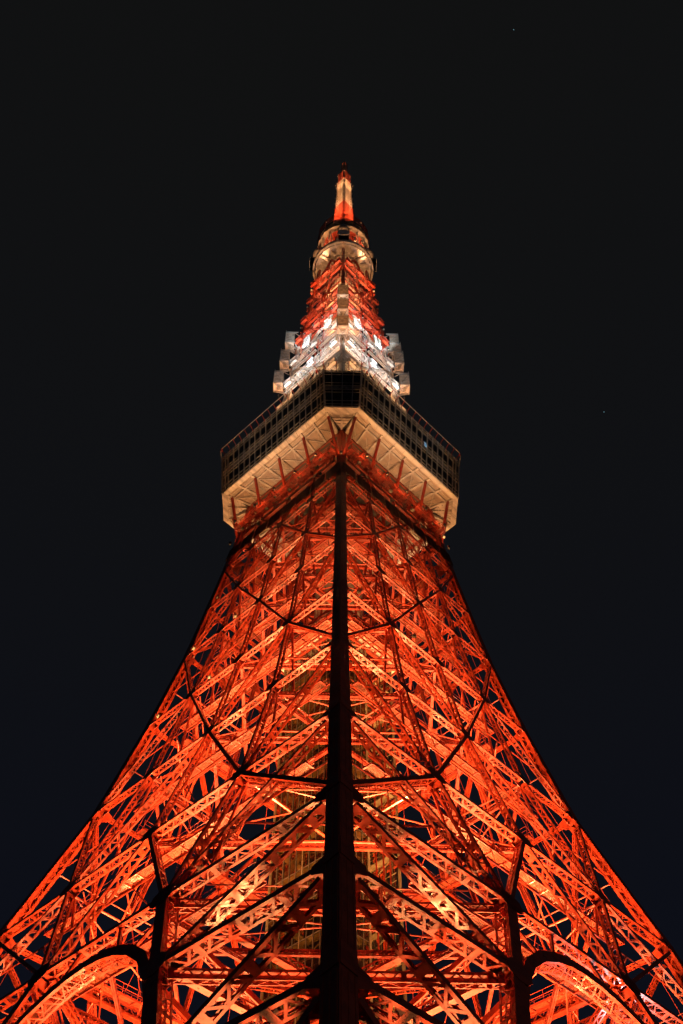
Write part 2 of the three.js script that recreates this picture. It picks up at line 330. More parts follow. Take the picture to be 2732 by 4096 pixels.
// ---------------------------------------------------------------- diaphragms inside the tower
for (let k = 0; k < 7; k++) {
  const h = LV[k] - 0.35, q = k === 0 ? 0.354 : 0.25;
  for (let i = 0; i < 4; i++) {
    const IN = (j, t) => at(j, t, h).addScaledVector(NF(j), -thick(h) - 0.2), up = V(0, 1, 0);
    const g = (a, b, dep, hh, off = 0) => girder('floor_beam', a, b, up, M.orangeB, { dep, hh, off, e0: 0.2, e1: 0.2, bw: 0.09 });
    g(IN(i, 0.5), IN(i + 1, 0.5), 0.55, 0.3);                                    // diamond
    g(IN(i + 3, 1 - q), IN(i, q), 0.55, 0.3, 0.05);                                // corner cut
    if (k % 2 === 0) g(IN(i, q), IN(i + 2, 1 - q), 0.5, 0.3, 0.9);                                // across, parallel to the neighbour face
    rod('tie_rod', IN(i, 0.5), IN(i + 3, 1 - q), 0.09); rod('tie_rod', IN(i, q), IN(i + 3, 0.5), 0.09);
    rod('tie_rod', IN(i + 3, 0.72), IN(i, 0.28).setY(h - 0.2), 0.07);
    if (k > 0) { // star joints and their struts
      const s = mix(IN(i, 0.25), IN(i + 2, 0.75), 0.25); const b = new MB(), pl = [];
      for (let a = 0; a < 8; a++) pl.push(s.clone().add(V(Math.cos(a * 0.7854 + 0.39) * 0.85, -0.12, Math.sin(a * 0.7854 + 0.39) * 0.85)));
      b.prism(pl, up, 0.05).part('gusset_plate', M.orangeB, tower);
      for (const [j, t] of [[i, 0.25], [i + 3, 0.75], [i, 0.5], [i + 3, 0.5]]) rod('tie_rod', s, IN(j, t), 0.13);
    }
    // sloping inner braces down to the next floor
    if (k > 0) {
      const lo = LV[k - 1];
      rod('inner_strut', IN(i, 0.25), at(i, k === 1 ? 0.354 : 0.25, lo).addScaledVector(NF(i), -3.2), 0.15);
      rod('inner_strut', IN(i, 0.75), at(i, k === 1 ? 0.646 : 0.75, lo).addScaledVector(NF(i), -3.2), 0.15);
      const a = mix(IN(i, 0.25), IN(i + 2, 0.75), 0.25), lowS = mix(at(i, 0.25, lo), at(i + 2, 0.75, lo), 0.25);
      girder('inner_post', lowS, a, NF(i), M.orangeB, { dep: 0.45, hh: 0.3, off: -0.2 });
      const mh = (h + lo) / 2, JN = (t, o) => at(i, t, mh).addScaledVector(NF(i), -thick(mh) - o);
      for (const [t0, t1] of [[0.02, 0.25], [0.25, 0.5], [0.5, 0.75], [0.75, 0.98]]) rod('tie_rod', JN(t0, 0.1), JN(t1, 0.1), 0.075);
      for (const t of [0.25, 0.5, 0.75]) { rod('tie_rod', JN(t, 0.1), at(i, t, h).addScaledVector(NF(i), -3.6), 0.075); rod('tie_rod', JN(t, 0.1), at(i, t + (t < 0.6 ? 0.1 : -0.1), lo).addScaledVector(NF(i), -2.6), 0.06); }
      rod('tie_rod', JN(0.25, 0.2), at(i + 3, 0.75, mh).addScaledVector(NF(i + 3), -1), 0.11);
      for (const t of [0.12, 0.33, 0.66, 0.87]) rod('sag_rod', IN(i, t), at(i, t + 0.02, lo).addScaledVector(NF(i), -1.6), 0.035, M.orange, 4);
      rod('sag_rod', IN(i, 0.4), at(i, 0.38, lo).addScaledVector(NF(i), -1.2), 0.035, M.orange, 4);
      rod('sag_rod', IN(i, 0.6), at(i, 0.63, lo).addScaledVector(NF(i), -1.2), 0.035, M.orange, 4);
    }
  }
}
// inspection walkways: grating on joists with a rail, one along each face and floor
for (let k = 0; k < 7; k++) for (let i = 0; i < 4; i++) {
  const h = LV[k] - 1.1, e = E(i), n = NF(i), L = D(h) * 1.41421, x0 = (k === 0 ? 0.2 : 0.13) * L, x1 = L - x0, P = (x, y, z) => corner(i, h).addScaledVector(e, x).addScaledVector(n, -2.4 - z).add(V(0, y, 0));
  const dk = new MB(); for (let z = 0.12; z < 1.2; z += 0.13) dk.bar(P(x0, 0, z), P(x1, 0, z), n, 0.05, 0.04);
  const w = dk.part('walkway', M.grille, tower), fr = new MB(), rl = new MB(), nn = Math.round((x1 - x0) / 2.1);
  for (const z of [0.02, 1.22]) fr.bar(P(x0, -0.14, z), P(x1, -0.14, z), n, 0.08, 0.26);
  for (let j = 0; j <= nn; j++) { const x = lerp(x0, x1, j / nn); fr.bar(P(x, -0.1, 0.06), P(x, -0.1, 1.18), e, 0.16, 0.14); for (const z of [0.02, 1.22]) rl.bar(P(x, 0, z), P(x, 1.1, z), e, 0.05, 0.05); }
  for (const z of [0.02, 1.22]) for (const y of [0.55, 1.1]) rl.bar(P(x0, y, z), P(x1, y, z), n, 0.045, 0.045);
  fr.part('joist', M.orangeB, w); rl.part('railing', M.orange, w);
}
// belt of ribbed screens under the deck
for (let i = 0; i < 4; i++) for (let j = 0; j < 8; j++) {
  const a = (j + 0.04) / 8, b = (j + 0.96) / 8, c = new MB(), n = faceN(i, 128), h0 = 126.4 - (j & 1) * 0.25, h1 = 129.2;
  const P = (t, h, o) => at(i, t, h).addScaledVector(n, o);
  c.prism([P(a, h0, 0.25), P(b, h0, 0.25), P(b, h1, 0.25), P(a, h1, 0.25)], n, 0.05);
  for (let s = 0; s < 14; s++) { const h = lerp(h0 + 0.1, h1 - 0.1, s / 13); c.bar(P(a, h, 0.3), P(b, h, 0.3), n, 0.06, 0.07); }
  c.part('belt_screen', M.grille, tower);
}
for (let i = 0; i < 4; i++) { // gallery of square plates above the belt
  const n = NF(i), e = E(i), P = (t, y, o) => at(i, t, 133.4).addScaledVector(n, o).add(V(0, y, 0)), w = new MB(), r = new MB(), pl = new MB();
  for (const o of [0.15, 0.8, 1.45]) w.bar(P(0.03, 0, o), P(0.97, 0, o), n, 0.12, 0.14);
  for (let j = 0; j <= 22; j++) w.bar(P(0.03 + 0.94 * j / 22, 0, 0.15), P(0.03 + 0.94 * j / 22, 0, 1.45), e, 0.1, 0.12);
  for (let j = 0; j < 22; j++) for (const o of [0.2, 0.85]) if ((j * 7 + o * 20) % 5 > 0.7) pl.prism([P(0.036 + 0.94 * j / 22, 0.05, o), P(0.03 + 0.94 * (j + 0.85) / 22, 0.05, o), P(0.03 + 0.94 * (j + 0.85) / 22, 0.05, o + 0.52), P(0.036 + 0.94 * j / 22, 0.05, o + 0.52)], V(0, 1, 0), 0.03);
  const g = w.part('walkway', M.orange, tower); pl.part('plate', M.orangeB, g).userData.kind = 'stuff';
  for (let j = 0; j <= 16; j++) r.bar(P(0.03 + 0.94 * j / 16, 0, 1.4), P(0.03 + 0.94 * j / 16, 1.2, 1.4), e, 0.06, 0.06);
  for (const y of [0.6, 1.2]) r.bar(P(0.03, y, 1.4), P(0.97, y, 1.4), n, 0.06, 0.06);
  r.part('railing', M.orange, g);
}

// ---------------------------------------------------------------- main deck
const octa = (h, rn, c) => [[c / 2, rn], [rn, c / 2], [rn, -c / 2], [c / 2, -rn], [-c / 2, -rn], [-rn, -c / 2], [-rn, c / 2], [-c / 2, rn]].map(([x, z]) => V(x, h, z));
const O0 = octa(141.45, 19.49, 5.34), O1 = octa(151.76, 20.49, 6.26), OI = octa(141.40, 18.62, 4.95);
const deckCore = new MB();
{ // floors and roof slab
  for (const [h, rn, c, th] of [[141.95, 19.1, 5.2, 0.35], [146.6, 19.6, 5.5, 0.7], [151.5, 20.2, 6.1, 0.35]]) deckCore.prism(octa(h, rn, c), V(0, 1, 0), th);
  deckCore.box(V(0, 146.7, 0), V(0.7071, 0, 0.7071), V(0, 1, 0), V(-0.7071, 0, 0.7071), 15, 9, 15);
}
const deck = deckCore.part('main_deck', M.dark, tower);
const rows = [0.0, 0.07, 0.16, 0.385, 0.46, 0.57, 0.64, 0.87, 0.94, 1.0];
for (let k = 0; k < 8; k++) {
  const k2 = (k + 1) & 7, W = (u, v) => mix(mix(O0[k], O0[k2], u), mix(O1[k], O1[k2], u), v);
  const e = O0[k2].clone().sub(O0[k]).normalize(), up = W(0.5, 1).sub(W(0.5, 0)).normalize(), n = e.clone().cross(up).normalize(); if (n.dot(W(0.5, 0).setY(0)) < 0) n.negate();
  const bays = k & 1 ? [0.75, 1, 1, 0.75] : [0.62, 0.55, ...Array(16).fill(1), 0.55, 0.62]; const sum = bays.reduce((a, b) => a + b); let u = 0;
  const cuts = [0, ...bays.map((b) => (u += b / sum))];
  cuts.forEach((c, j) => { if (j === cuts.length - 1) return; new MB().bar(W(c, -0.005).addScaledVector(n, 0.06), W(c, 1.005).addScaledVector(n, 0.06), n, 0.13, j === 0 ? 0.3 : 0.11).part('mullion', M.frame, deck); });
  for (const r of rows) new MB().bar(W(0.004, r).addScaledVector(n, 0.02), W(0.996, r).addScaledVector(n, 0.02), n, 0.045, 0.05).part('transom', M.brass, deck);
  for (let j = 0; j < cuts.length - 1; j++) {
    for (const [a, b, nm, m] of [[0.005, 0.455, 'glass_pane', M.glass], [0.575, 0.995, 'glass_pane', M.glass], [0.467, 0.563, 'spandrel_panel', M.spandrel]]) {
      const q = [W(cuts[j] + 0.002, a), W(cuts[j + 1] - 0.002, a), W(cuts[j + 1] - 0.002, b), W(cuts[j] + 0.002, b)].map((p) => p.addScaledVector(n, -0.03));
      const g = new MB(); if (m === M.glass) g.quad(q[0], q[1], q[2], q[3], n, 1, 1); else g.prism(q, n, 0.05);
      g.part(nm, m, deck);
    }
  }
  // cream fascia under the glass wall, in lengths
  const F = (u, s) => mix(mix(O0[k], O0[k2], u), mix(OI[k], OI[k2], u), s), nb = k & 1 ? 3 : 11;
  for (let j = 0; j < nb; j++) {
    const a = j / nb + 0.001, b = (j + 1) / nb - 0.001;
    const g = new MB(); g.prism([F(a, 0), F(b, 0), F(b, 1), F(a, 1)], V(0, 1, 0), 0.5); g.part('fascia_panel', M.cream, deck);
  }
  // roof edge rail on bent posts
  const rail = new MB(), np = k & 1 ? 3 : 17; let prev = null;
  for (let j = 0; j <= np; j++) {
    const b0 = W(j / np, 1).addScaledVector(n, -0.5), p1 = b0.clone().add(V(0, 1.5, 0)).addScaledVector(n, 0.25), p2 = b0.clone().add(V(0, 2.3, 0)).addScaledVector(n, 1.0);
    const po = new MB(); po.tube(b0, p1, 0.075, 5); po.tube(p1, p2, 0.075, 5); po.part('rail_post', M.orange, deck);
    if (prev) rail.tube(prev, p2, 0.06, 5); prev = p2;
  }
  rail.part('roof_rail', M.brass, deck);
  // soffit
  if (!(k & 1)) {
    const i = [0, 0, 1, 1, 2, 2, 3, 3][k], T0 = at(i, 0, 140.9), T1 = at(i, 1, 140.9), S = (u, s) => mix(mix(OI[k], OI[k2], u), mix(T0, T1, 0.04 + 0.92 * u), s).setY(141.55);
    const w = NF(i), ee = E(i);
    for (let j = 0; j < 8; j++) for (const [s0, s1, inset] of [[0.0, 0.26, 0], [0.30, 1.02, 1]]) {
      const a = j / 8 + 0.008, b = (j + 1) / 8 - 0.008, g = new MB();
      g.prism([S(a, s0), S(b, s0), S(b, s1), S(a, s1)], V(0, 1, 0), 0.05);
      const nr = 11; for (let q = 0; q < nr; q++) { const u2 = lerp(a, b, (q + 0.5) / nr); g.bar(S(u2, s0).add(V(0, -0.06, 0)), S(u2, s1).add(V(0, -0.08, 0)), ee, 0.09, 0.11); }
      g.part('soffit_panel', M.soffit, deck);
    }
    for (let j = 0; j <= 8; j++) { const u2 = j / 8; const bm = new MB(); bm.bar(S(u2, 0).add(V(0, -0.22, 0)), S(u2, 1).add(V(0, -0.22, 0)), ee, 0.32, 0.6); bm.part('soffit_beam', M.cream, deck);
      if (j < 8) { const x = new MB(); x.bar(S(u2, 0.3).add(V(0, -0.4, 0)), S(u2 + 0.125, 1).add(V(0, -0.4, 0)), V(0, 1, 0), 0.14, 0.14); x.bar(S(u2 + 0.125, 0.3).add(V(0, -0.55, 0)), S(u2 + 0.06, 1).add(V(0, -0.55, 0)), V(0, 1, 0), 0.1, 0.1); x.bar(S(u2 + 0.06, 0.5).add(V(0, -0.22, 0)), S(u2 + 0.06, 0.96).add(V(0, -0.22, 0)), ee, 0.06, 0.1); x.part('soffit_brace', M.cream, deck); } }
    const lb = new MB(); lb.bar(S(0, 0.28).add(V(0, -0.2, 0)), S(1, 0.28).add(V(0, -0.2, 0)), w, 0.24, 0.55); lb.bar(S(0, 0.2).add(V(0, -0.02, 0)), S(1, 0.2).add(V(0, -0.02, 0)), w, 0.2, 0.06); lb.bar(S(0, 0.12).add(V(0, -0.1, 0)), S(1, 0.12).add(V(0, -0.1, 0)), w, 0.12, 0.14); lb.part('soffit_beam', M.cream, deck);
    const ed = new MB(); ed.bar(at(i, 0, 140.95), at(i, 1, 140.95), w, 0.25, 0.4); ed.part('soffit_beam', M.grille, deck);
    for (let j = 0; j <= 4; j++) { // sloping props from the tower to the soffit beams
      const foot = at(i, 0.02 + 0.96 * j / 4, 132.6).addScaledVector(w, 0.1), head = S(j / 4, 0.2).add(V(0, -0.42, 0));
      const pr = new MB(); pr.bar(foot, head, ee, 0.34, 0.34); pr.part('prop', M.orange, deck);
    }
  } else {
    const i = (k + 1) / 2 & 3, A = corner(i, 141.55), g = new MB();
    g.prism([OI[k].clone().setY(141.55), OI[k2].clone().setY(141.55), A.clone()], V(0, 1, 0), 0.05);
    const bmp = new MB(), mid = mix(OI[k], OI[k2], 0.5).setY(141.3);
    bmp.bar(mid, A.clone().setY(141.3), V(0, 1, 0), 0.4, 0.26);
    for (const s of [0.33, 0.5, 0.66]) { const a = mix(mix(OI[k], OI[k2], 0.04), A, 1 - s).setY(141.35), b = mix(mix(OI[k], OI[k2], 0.96), A, 1 - s).setY(141.35); bmp.bar(a, b, V(0, 1, 0), 0.26, 0.1); }
    for (let q = 0; q < 10; q++) { const p = mix(OI[k], OI[k2], (q + 0.5) / 10).setY(141.48); bmp.bar(p, mix(p, A, 0.24).setY(141.48), V(0, 1, 0), 0.12, 0.08); }
    g.part('soffit_panel', M.cream, deck); bmp.part('soffit_beam', M.cream, deck);
  }
}
{ // ceiling over the open well between the legs, with service beams
  const c = new MB(); c.prism([0, 1, 2, 3].map((i) => corner(i, 141.7).multiplyScalar(1).setY(141.7)), V(0, 1, 0), 0.06); c.part('soffit_panel', M.dark, deck);
  for (let i = 0; i < 2; i++) for (let j = 1; j < 8; j++) new MB().bar(at(i, j / 8, 141.2), at(i + 2, 1 - j / 8, 141.2), V(0, 1, 0), 0.6, 0.2).part('floor_beam', M.orange, tower);
  const s = new MB(), nn = V(0.7071, 0, 0.7071), p = mix(O0[0], O0[1], 0.69).lerp(mix(O1[0], O1[1], 0.69), 0.78).addScaledVector(nn, -0.9);
  s.box(p, V(0.7071, 0, -0.7071), V(0, 1, 0), nn, 0.45, 2.0, 0.08); s.part('lit_screen', M.screen, deck);
}

// ---------------------------------------------------------------- upper tower
for (let i = 0; i < 4; i++) for (let k = 0; k < cutsHigh.length - 1; k++) {
  const h0 = cutsHigh[k], h1 = cutsHigh[k + 1], m = paintAt((h0 + h1) / 2), dep = lerp(0.6, 0.42, k / 8), n = faceN(i, h0), g = (nm, t0, a, t1, b, q = 1) => girder(nm, at(i, t0, a), at(i, t1, b), n, m, { dep: dep * q, e0: 0.5, e1: 0.5, hh: dep * 0.6, bw: 0.1 });
  g('horizontal_girder', 0, h0, 0.5, h0); g('horizontal_girder', 0.5, h0, 1, h0);
  if (k & 1) { g('diagonal_brace', 0.5, h0, 0, h1); g('diagonal_brace', 0.5, h0, 1, h1); } else { g('diagonal_brace', 0, h0, 0.5, h1); g('diagonal_brace', 1, h0, 0.5, h1); }
  rod('tie_rod', at(i, 0.5, h0).addScaledVector(NF(i), -0.5), at(i, 0.5, h1).addScaledVector(NF(i), -0.5), 0.09, m);
  rod('tie_rod', at(i, 0.25, h0).addScaledVector(NF(i), -0.5), at(i, k & 1 ? 0.25 : 0.25, (h0 + h1) / 2).addScaledVector(NF(i), -0.5), 0.07, m);
  rod('tie_rod', at(i, 0.75, h0).addScaledVector(NF(i), -0.5), at(i, 0.75, (h0 + h1) / 2).addScaledVector(NF(i), -0.5), 0.07, m);
  rod('tie_rod', at(i, 0.5, h0).addScaledVector(NF(i), -0.4), at(i + 1, 0.5, h0).addScaledVector(NF(i + 1), -0.4), 0.12, m);
  rod('tie_rod', at(i, 0.1, h0), at(i + 3, 0.9, h0), 0.1, m);
  if (k) { // maintenance gallery along the face with three square cages of lamps
    const e = E(i), w = NF(i), b = new MB(), r = new MB(), hh = h0 + 0.3;
    const P = (t, y, o) => at(i, t, h0).addScaledVector(w, o).setY(hh + y);
    for (let z = 0.15; z < 1.0; z += 0.2) b.bar(P(0.04, 0, z), P(0.96, 0, z), w, 0.05, 0.05); for (let j = 0; j <= 8; j++) b.bar(P(0.04 + 0.115 * j, -0.1, 0.1), P(0.04 + 0.115 * j, -0.1, 1.0), e, 0.1, 0.12);
    const gal = b.part('walkway', m, tower);
    for (let j = 0; j <= 12; j++) { r.bar(P(0.04 + 0.92 * j / 12, 0, 1.0), P(0.04 + 0.92 * j / 12, 1.15, 1.0), e, 0.06, 0.06); if (j % 3 !== 2 && j < 12) r.prism([P(0.05 + 0.92 * j / 12, 0.12, 1.02), P(0.1 + 0.92 * j / 12, 0.12, 1.02), P(0.1 + 0.92 * j / 12, 0.75, 1.02), P(0.05 + 0.92 * j / 12, 0.75, 1.02)], w, 0.04); }
    for (const y of [0.6, 1.15]) r.bar(P(0.04, y, 1.0), P(0.96, y, 1.0), w, 0.06, 0.06);
    r.part('railing', m, gal);
    for (const t of [0.1, 0.5, 0.9]) {
      const c = new MB(), s = 0.85, p = P(t, 0.5, 0.95);
      for (const q of [-1, 1]) { c.bar(p.clone().addScaledVector(e, q * s).add(V(0, -s, 0)), p.clone().addScaledVector(e, q * s).add(V(0, s, 0)), w, 0.5, 0.1); c.bar(p.clone().addScaledVector(e, -s).add(V(0, q * s, 0)), p.clone().addScaledVector(e, s).add(V(0, q * s, 0)), w, 0.5, 0.1); }
      c.bar(p.clone().addScaledVector(e, -s), p.clone().addScaledVector(e, s), w, 0.2, 0.08); c.bar(p.clone().add(V(0, -s, 0)), p.clone().add(V(0, s, 0)), w, 0.2, 0.08);
      c.part('lamp_cage', m, gal);
    }
  }
}
for (const i of [0, 3]) for (const t of [0.27, 0.72]) for (let q = 0; q < 6; q++) { // flat antenna arrays
  const n = NF(i), e = E(i), b = new MB(), p = at(i, (i ? 1 - t : t), 196.6 + (q % 3) * 1.5).addScaledVector(n, 0.45).addScaledVector(e, q < 3 ? -0.6 : 0.6);
  b.box(p, e, V(0, 1, 0), n, 1.05, 1.3, 0.2); for (const y of [-0.4, 0, 0.4]) b.box(p.clone().addScaledVector(n, 0.2).setY(p.y + y), e, V(0, 1, 0), n, 0.95, 0.1, 0.16);
  b.part('antenna_panel', M.white, tower);
}
{ // central lift core of the upper tower
  for (let k = 0; k < 9; k++) {
    const h0 = cutsHigh[k], h1 = cutsHigh[k + 1], s = Math.min(2.9, D(h1) * 0.44), ax = V(0.7071, 0, 0.7071), az = V(-0.7071, 0, 0.7071);
    const c = new MB(); c.box(V(0, (h0 + h1) / 2, 0), ax, V(0, 1, 0), az, s * 2, h1 - h0 - 0.15, s * 2);
    const core = c.part('lift_core', M.cream, tower), r = new MB();
    for (const [x, z] of [[1, 1], [1, -1], [-1, 1], [-1, -1]]) { const p = ax.clone().multiplyScalar(x * s).addScaledVector(az, z * s); r.bar(p.clone().setY(h0), p.clone().setY(h1), ax, 0.3, 0.3); }
    for (const y of [0.25, 0.5, 0.75]) for (const [u, v] of [[ax, az], [az, ax]]) for (const q of [-1, 1]) { const p = v.clone().multiplyScalar(q * s).setY(lerp(h0, h1, y)); r.bar(p.clone().addScaledVector(u, -s), p.clone().addScaledVector(u, s), V(0, 1, 0), 0.2, 0.12); }
    r.part('core_frame', paintAt((h0 + h1) / 2), core);
  }
}

// ---------------------------------------------------------------- saucer, upper observatory, mast
const ringMB = (prof, seg, a0 = 0) => { // facetted ring from a profile of [radius, height]
  const b = new MB();
  for (let s = 0; s < seg; s++) {
    const t0 = a0 + s / seg * 6.28319, t1 = a0 + (s + 1) / seg * 6.28319, P = ([r, h], t) => V(r * Math.sin(t), h, r * Math.cos(t));
    for (let k = 0; k < prof.length - 1; k++) {
      const a = P(prof[k], t0), c = P(prof[k], t1), d = P(prof[k + 1], t1), e = P(prof[k + 1], t0); const n = c.clone().sub(a).cross(e.clone().sub(c)).normalize();
      if (n.lengthSq() > 0.1) b.quad(a, c, d, e, n, 1, 1);
    }
  }
  return b;
};
const saucer = ringMB([[1, 244.3], [6.9, 244.15], [6.9, 244.9], [1, 245.0]], 24).part('saucer', M.dish, tower);
for (let s = 0; s < 24; s++) { // rim lengths with open joints
  const a0 = (s + 0.02) / 24 * 6.28319, a1 = (s + 0.98) / 24 * 6.28319, P = (r, h, t) => V(r * Math.sin(t), h, r * Math.cos(t)), b = new MB();
  for (const [r0, h0, r1, h1] of [[7.15, 243.8, 7.6, 244.1], [7.6, 244.1, 7.62, 245.3], [7.62, 245.3, 7.1, 245.6], [7.1, 245.6, 7.15, 243.8]]) {
    const A = P(r0, h0, a0), B = P(r0, h0, a1), C = P(r1, h1, a1), Dd = P(r1, h1, a0); b.quad(A, B, C, Dd, B.clone().sub(A).cross(C.clone().sub(B)).normalize(), 1, 1);
  }
  b.part('rim_panel', M.cream, saucer);
}
{ const rb = new MB(); for (let s = 0; s < 24; s++) { const t = s / 24 * 6.28319; rb.bar(V(Math.sin(t) * 2.5, 244.12, Math.cos(t) * 2.5), V(Math.sin(t) * 6.85, 244.1, Math.cos(t) * 6.85), V(0, 1, 0), 0.06, 0.04); } rb.part('saucer_seam', M.cream, saucer); }
const drum = ringMB([[3.6, 246], [3.6, 258]], 16).part('observatory_drum', M.orange, tower);
{ // open lattice drum under the observatory
  const ns = 16;
  for (let s = 0; s < ns; s++) {
    const P = (r, h, k) => V(r * Math.sin(k / ns * 6.28319), h, r * Math.cos(k / ns * 6.28319));
    new MB().tube(P(5.2, 246, s), P(6.3, 257.5, s + 0.5), 0.13).part('drum_strut', M.white, drum);
    new MB().tube(P(5.2, 246, s + 1), P(6.3, 257.5, s + 0.5), 0.13).part('drum_strut', M.white, drum);
    new MB().tube(P(4.4, 246, s + 0.5), P(6.0, 253, s), 0.1).tube(P(6.0, 253, s), P(6.0, 253, s + 1), 0.1).part('drum_strut', M.orange, drum);
    new MB().bar(P(5.9, 249 + (s % 3) * 2, s + 0.3), P(5.9, 251.2 + (s % 3) * 2, s + 0.3), P(1, 0, s + 0.3), 0.3, 0.5).part('antenna_panel', M.white, drum);
  }
  const obs = ringMB([[5.6, 257.6], [6.75, 258.1], [6.75, 258.5], [6.2, 258.5]], 16).part('observatory', M.cream, tower);
  ringMB([[3.5, 257.75], [5.6, 257.6]], 16).part('soffit_panel', M.orange, obs);
  for (let s = 0; s < 16; s++) {
    const P = (r, h, k) => V(r * Math.sin(k / 16 * 6.28319), h, r * Math.cos(k / 16 * 6.28319)), n = P(1, 0, s + 0.5), g = new MB();
    g.quad(P(6.62, 258.5, s), P(6.62, 258.5, s + 1), P(6.7, 263, s + 1), P(6.7, 263, s), n, 1, 1); g.part('glass_pane', M.glass, obs);
    new MB().bar(P(6.72, 258.4, s), P(6.8, 266.4, s), n, 0.12, 0.14).part('mullion', M.orange, obs);
    for (const h of [259.0, 260.0, 261, 263.1, 264.4, 265.4, 266.3]) new MB().bar(P(6.7, h, s), P(6.7, h, s + 1), n, h > 262 ? 0.14 : 0.1, h > 262 ? 0.22 : 0.09).part('transom', h > 263 ? M.orange : M.brass, obs);
  }
  ringMB([[6.3, 263.3], [0.2, 263.4]], 16).part('roof', M.dark, obs); ringMB([[4.5, 258.6], [4.6, 263.2]], 16).part('inner_wall', M.dark, obs);
  for (let i = 0; i < 4; i++) { // hooded brackets at the four corners of the saucer
    const d = DIR[i], e = DIR[(i + 1) & 3], P = (x, y, z) => d.clone().multiplyScalar(z).addScaledVector(e, x).setY(y), b = new MB();
    const hx = [[-1.3, 247.2], [-1.3, 249.4], [-0.7, 250.4], [0.7, 250.4], [1.3, 249.4], [1.3, 247.2], [0.8, 246.4], [-0.8, 246.4]];
    b.prism(hx.map(([x, y]) => P(x, y, 8.3)), d, 0.1); b.prism(hx.map(([x, y]) => P(x, y, 6.9)), d, 0.1);
    for (let k = 0; k < 8; k++) { const [x, y] = hx[k], [x2, y2] = hx[(k + 1) & 7]; const A = P(x, y, 6.9), B = P(x2, y2, 6.9), C = P(x2, y2, 8.3), F = P(x, y, 8.3); const n = B.clone().sub(A).cross(C.clone().sub(B)).normalize(); if (n.dot(P((x + x2) / 2, (y + y2) / 2 - 248.4, 0)) < 0) n.negate(); b.quad(A, B, C, F, n, 1, 1); }
    b.part('antenna_hood', M.panelWhite, tower);
    const dm = new THREE.LatheGeometry([[0.02, 257.2], [0.7, 256.9], [1.15, 256.0], [1.3, 254.6], [1.2, 253.6], [0.7, 253.2], [0.02, 253.1]].map(([r, y]) => new THREE.Vector2(r, y)).reverse(), 14);
    dm.translate(d.x * 6.6, 0, d.z * 6.6); put('radome', dm, M.grey, tower);
  }
}
const mastR = (h) => (h < 290 ? lerp(3.2, 2.5, (h - 264) / 26) : lerp(2.42, 1.85, (h - 290) / 30));
const mastPaint = (h) => (h > 290 && h < 312 ? M.white : M.orange);
{
  const C = (i, h) => DIR[i & 3].clone().multiplyScalar(mastR(h)).setY(h);
  let h = 263.5, k = 0;
  while (h < 312) {
    const h1 = Math.min(h + 2.3, 312.2), m = mastPaint(h);
    for (let i = 0; i < 4; i++) {
      new MB().bar(C(i, h), C(i, h1), DIR[i], 0.16, 0.16).part('mast_leg', m, tower);
      if (h > 300.5 && h < 302) continue;
      const b = new MB(), n = NF(i), A = C(i, h + 0.2), B = C(i + 1, h + 0.2);
      b.bar(A, B, n, 0.14, 0.5); b.bar(C(i, h + 0.3), C(i + 1, h1), n, 0.05, 0.06); b.bar(C(i, h1), C(i + 1, h + 0.3), n, 0.05, 0.06);
      b.bar(mix(A, B, 0.5), mix(C(i, h1), C(i + 1, h1), 0.5), n, 0.08, 0.08);
      b.part('mast_rail', m, tower);
      if (k & 1) new MB().box(DIR[i].clone().multiplyScalar(mastR(h) + 0.22).setY(h + 0.7), DIR[i], V(0, 1, 0), DIR[(i + 1) & 3], 0.4, 0.4, 0.3).part('antenna_element', m, tower);
    }
    h = h1; k++;
  }
  const core = new MB(); core.box(V(0, 288, 0), NF(0), V(0, 1, 0), E(0), 2.1, 48, 2.1).part('mast_core', M.dark, tower);
  for (let i = 0; i < 4; i++) { // four panel clusters of the mast head, then the slim tip
    const e = E(i), n = NF(i);
    for (let q = 0; q < 4; q++) for (const x of [-0.62, 0.62]) {
      const b = new MB(), p = n.clone().multiplyScalar(1.45).addScaledVector(e, x).setY(313.6 + q * 1.75);
      b.box(p, e, V(0, 1, 0), n, 1.1, 1.45, 0.16); for (const y of [-0.5, 0, 0.5]) b.box(p.clone().addScaledVector(n, 0.16).setY(p.y + y), e, V(0, 1, 0), n, 0.9, 0.14, 0.12);
      b.part('antenna_panel', M.orange, tower);
    }
    new MB().bar(DIR[i].clone().multiplyScalar(1.55).setY(312.2), DIR[i].clone().multiplyScalar(1.5).setY(320), DIR[i], 0.14, 0.14).part('mast_leg', M.orange, tower);
    new MB().bar(DIR[i].clone().multiplyScalar(0.72).setY(320), DIR[i].clone().multiplyScalar(0.66).setY(332.6), DIR[i], 0.1, 0.1).part('mast_leg', M.orange, tower);
    for (let y = 321; y < 332.6; y += 1.25) new MB().box(DIR[i].clone().multiplyScalar(0.84).setY(y), DIR[i], V(0, 1, 0), DIR[(i + 1) & 3], 0.22, 0.5, 0.22).part('antenna_element', M.white, tower);
    new MB().bar(n.clone().multiplyScalar(0.5).addScaledVector(e, -0.5).setY(332.2), n.clone().multiplyScalar(0.5).addScaledVector(e, 0.5).setY(332.2), n, 0.1, 0.7).part('tip_frame', M.orange, tower);
  }
  new MB().tube(V(0, 312, 0), V(0, 332, 0), 0.55, 8, 0.45).part('mast_core', M.dark, tower);
}

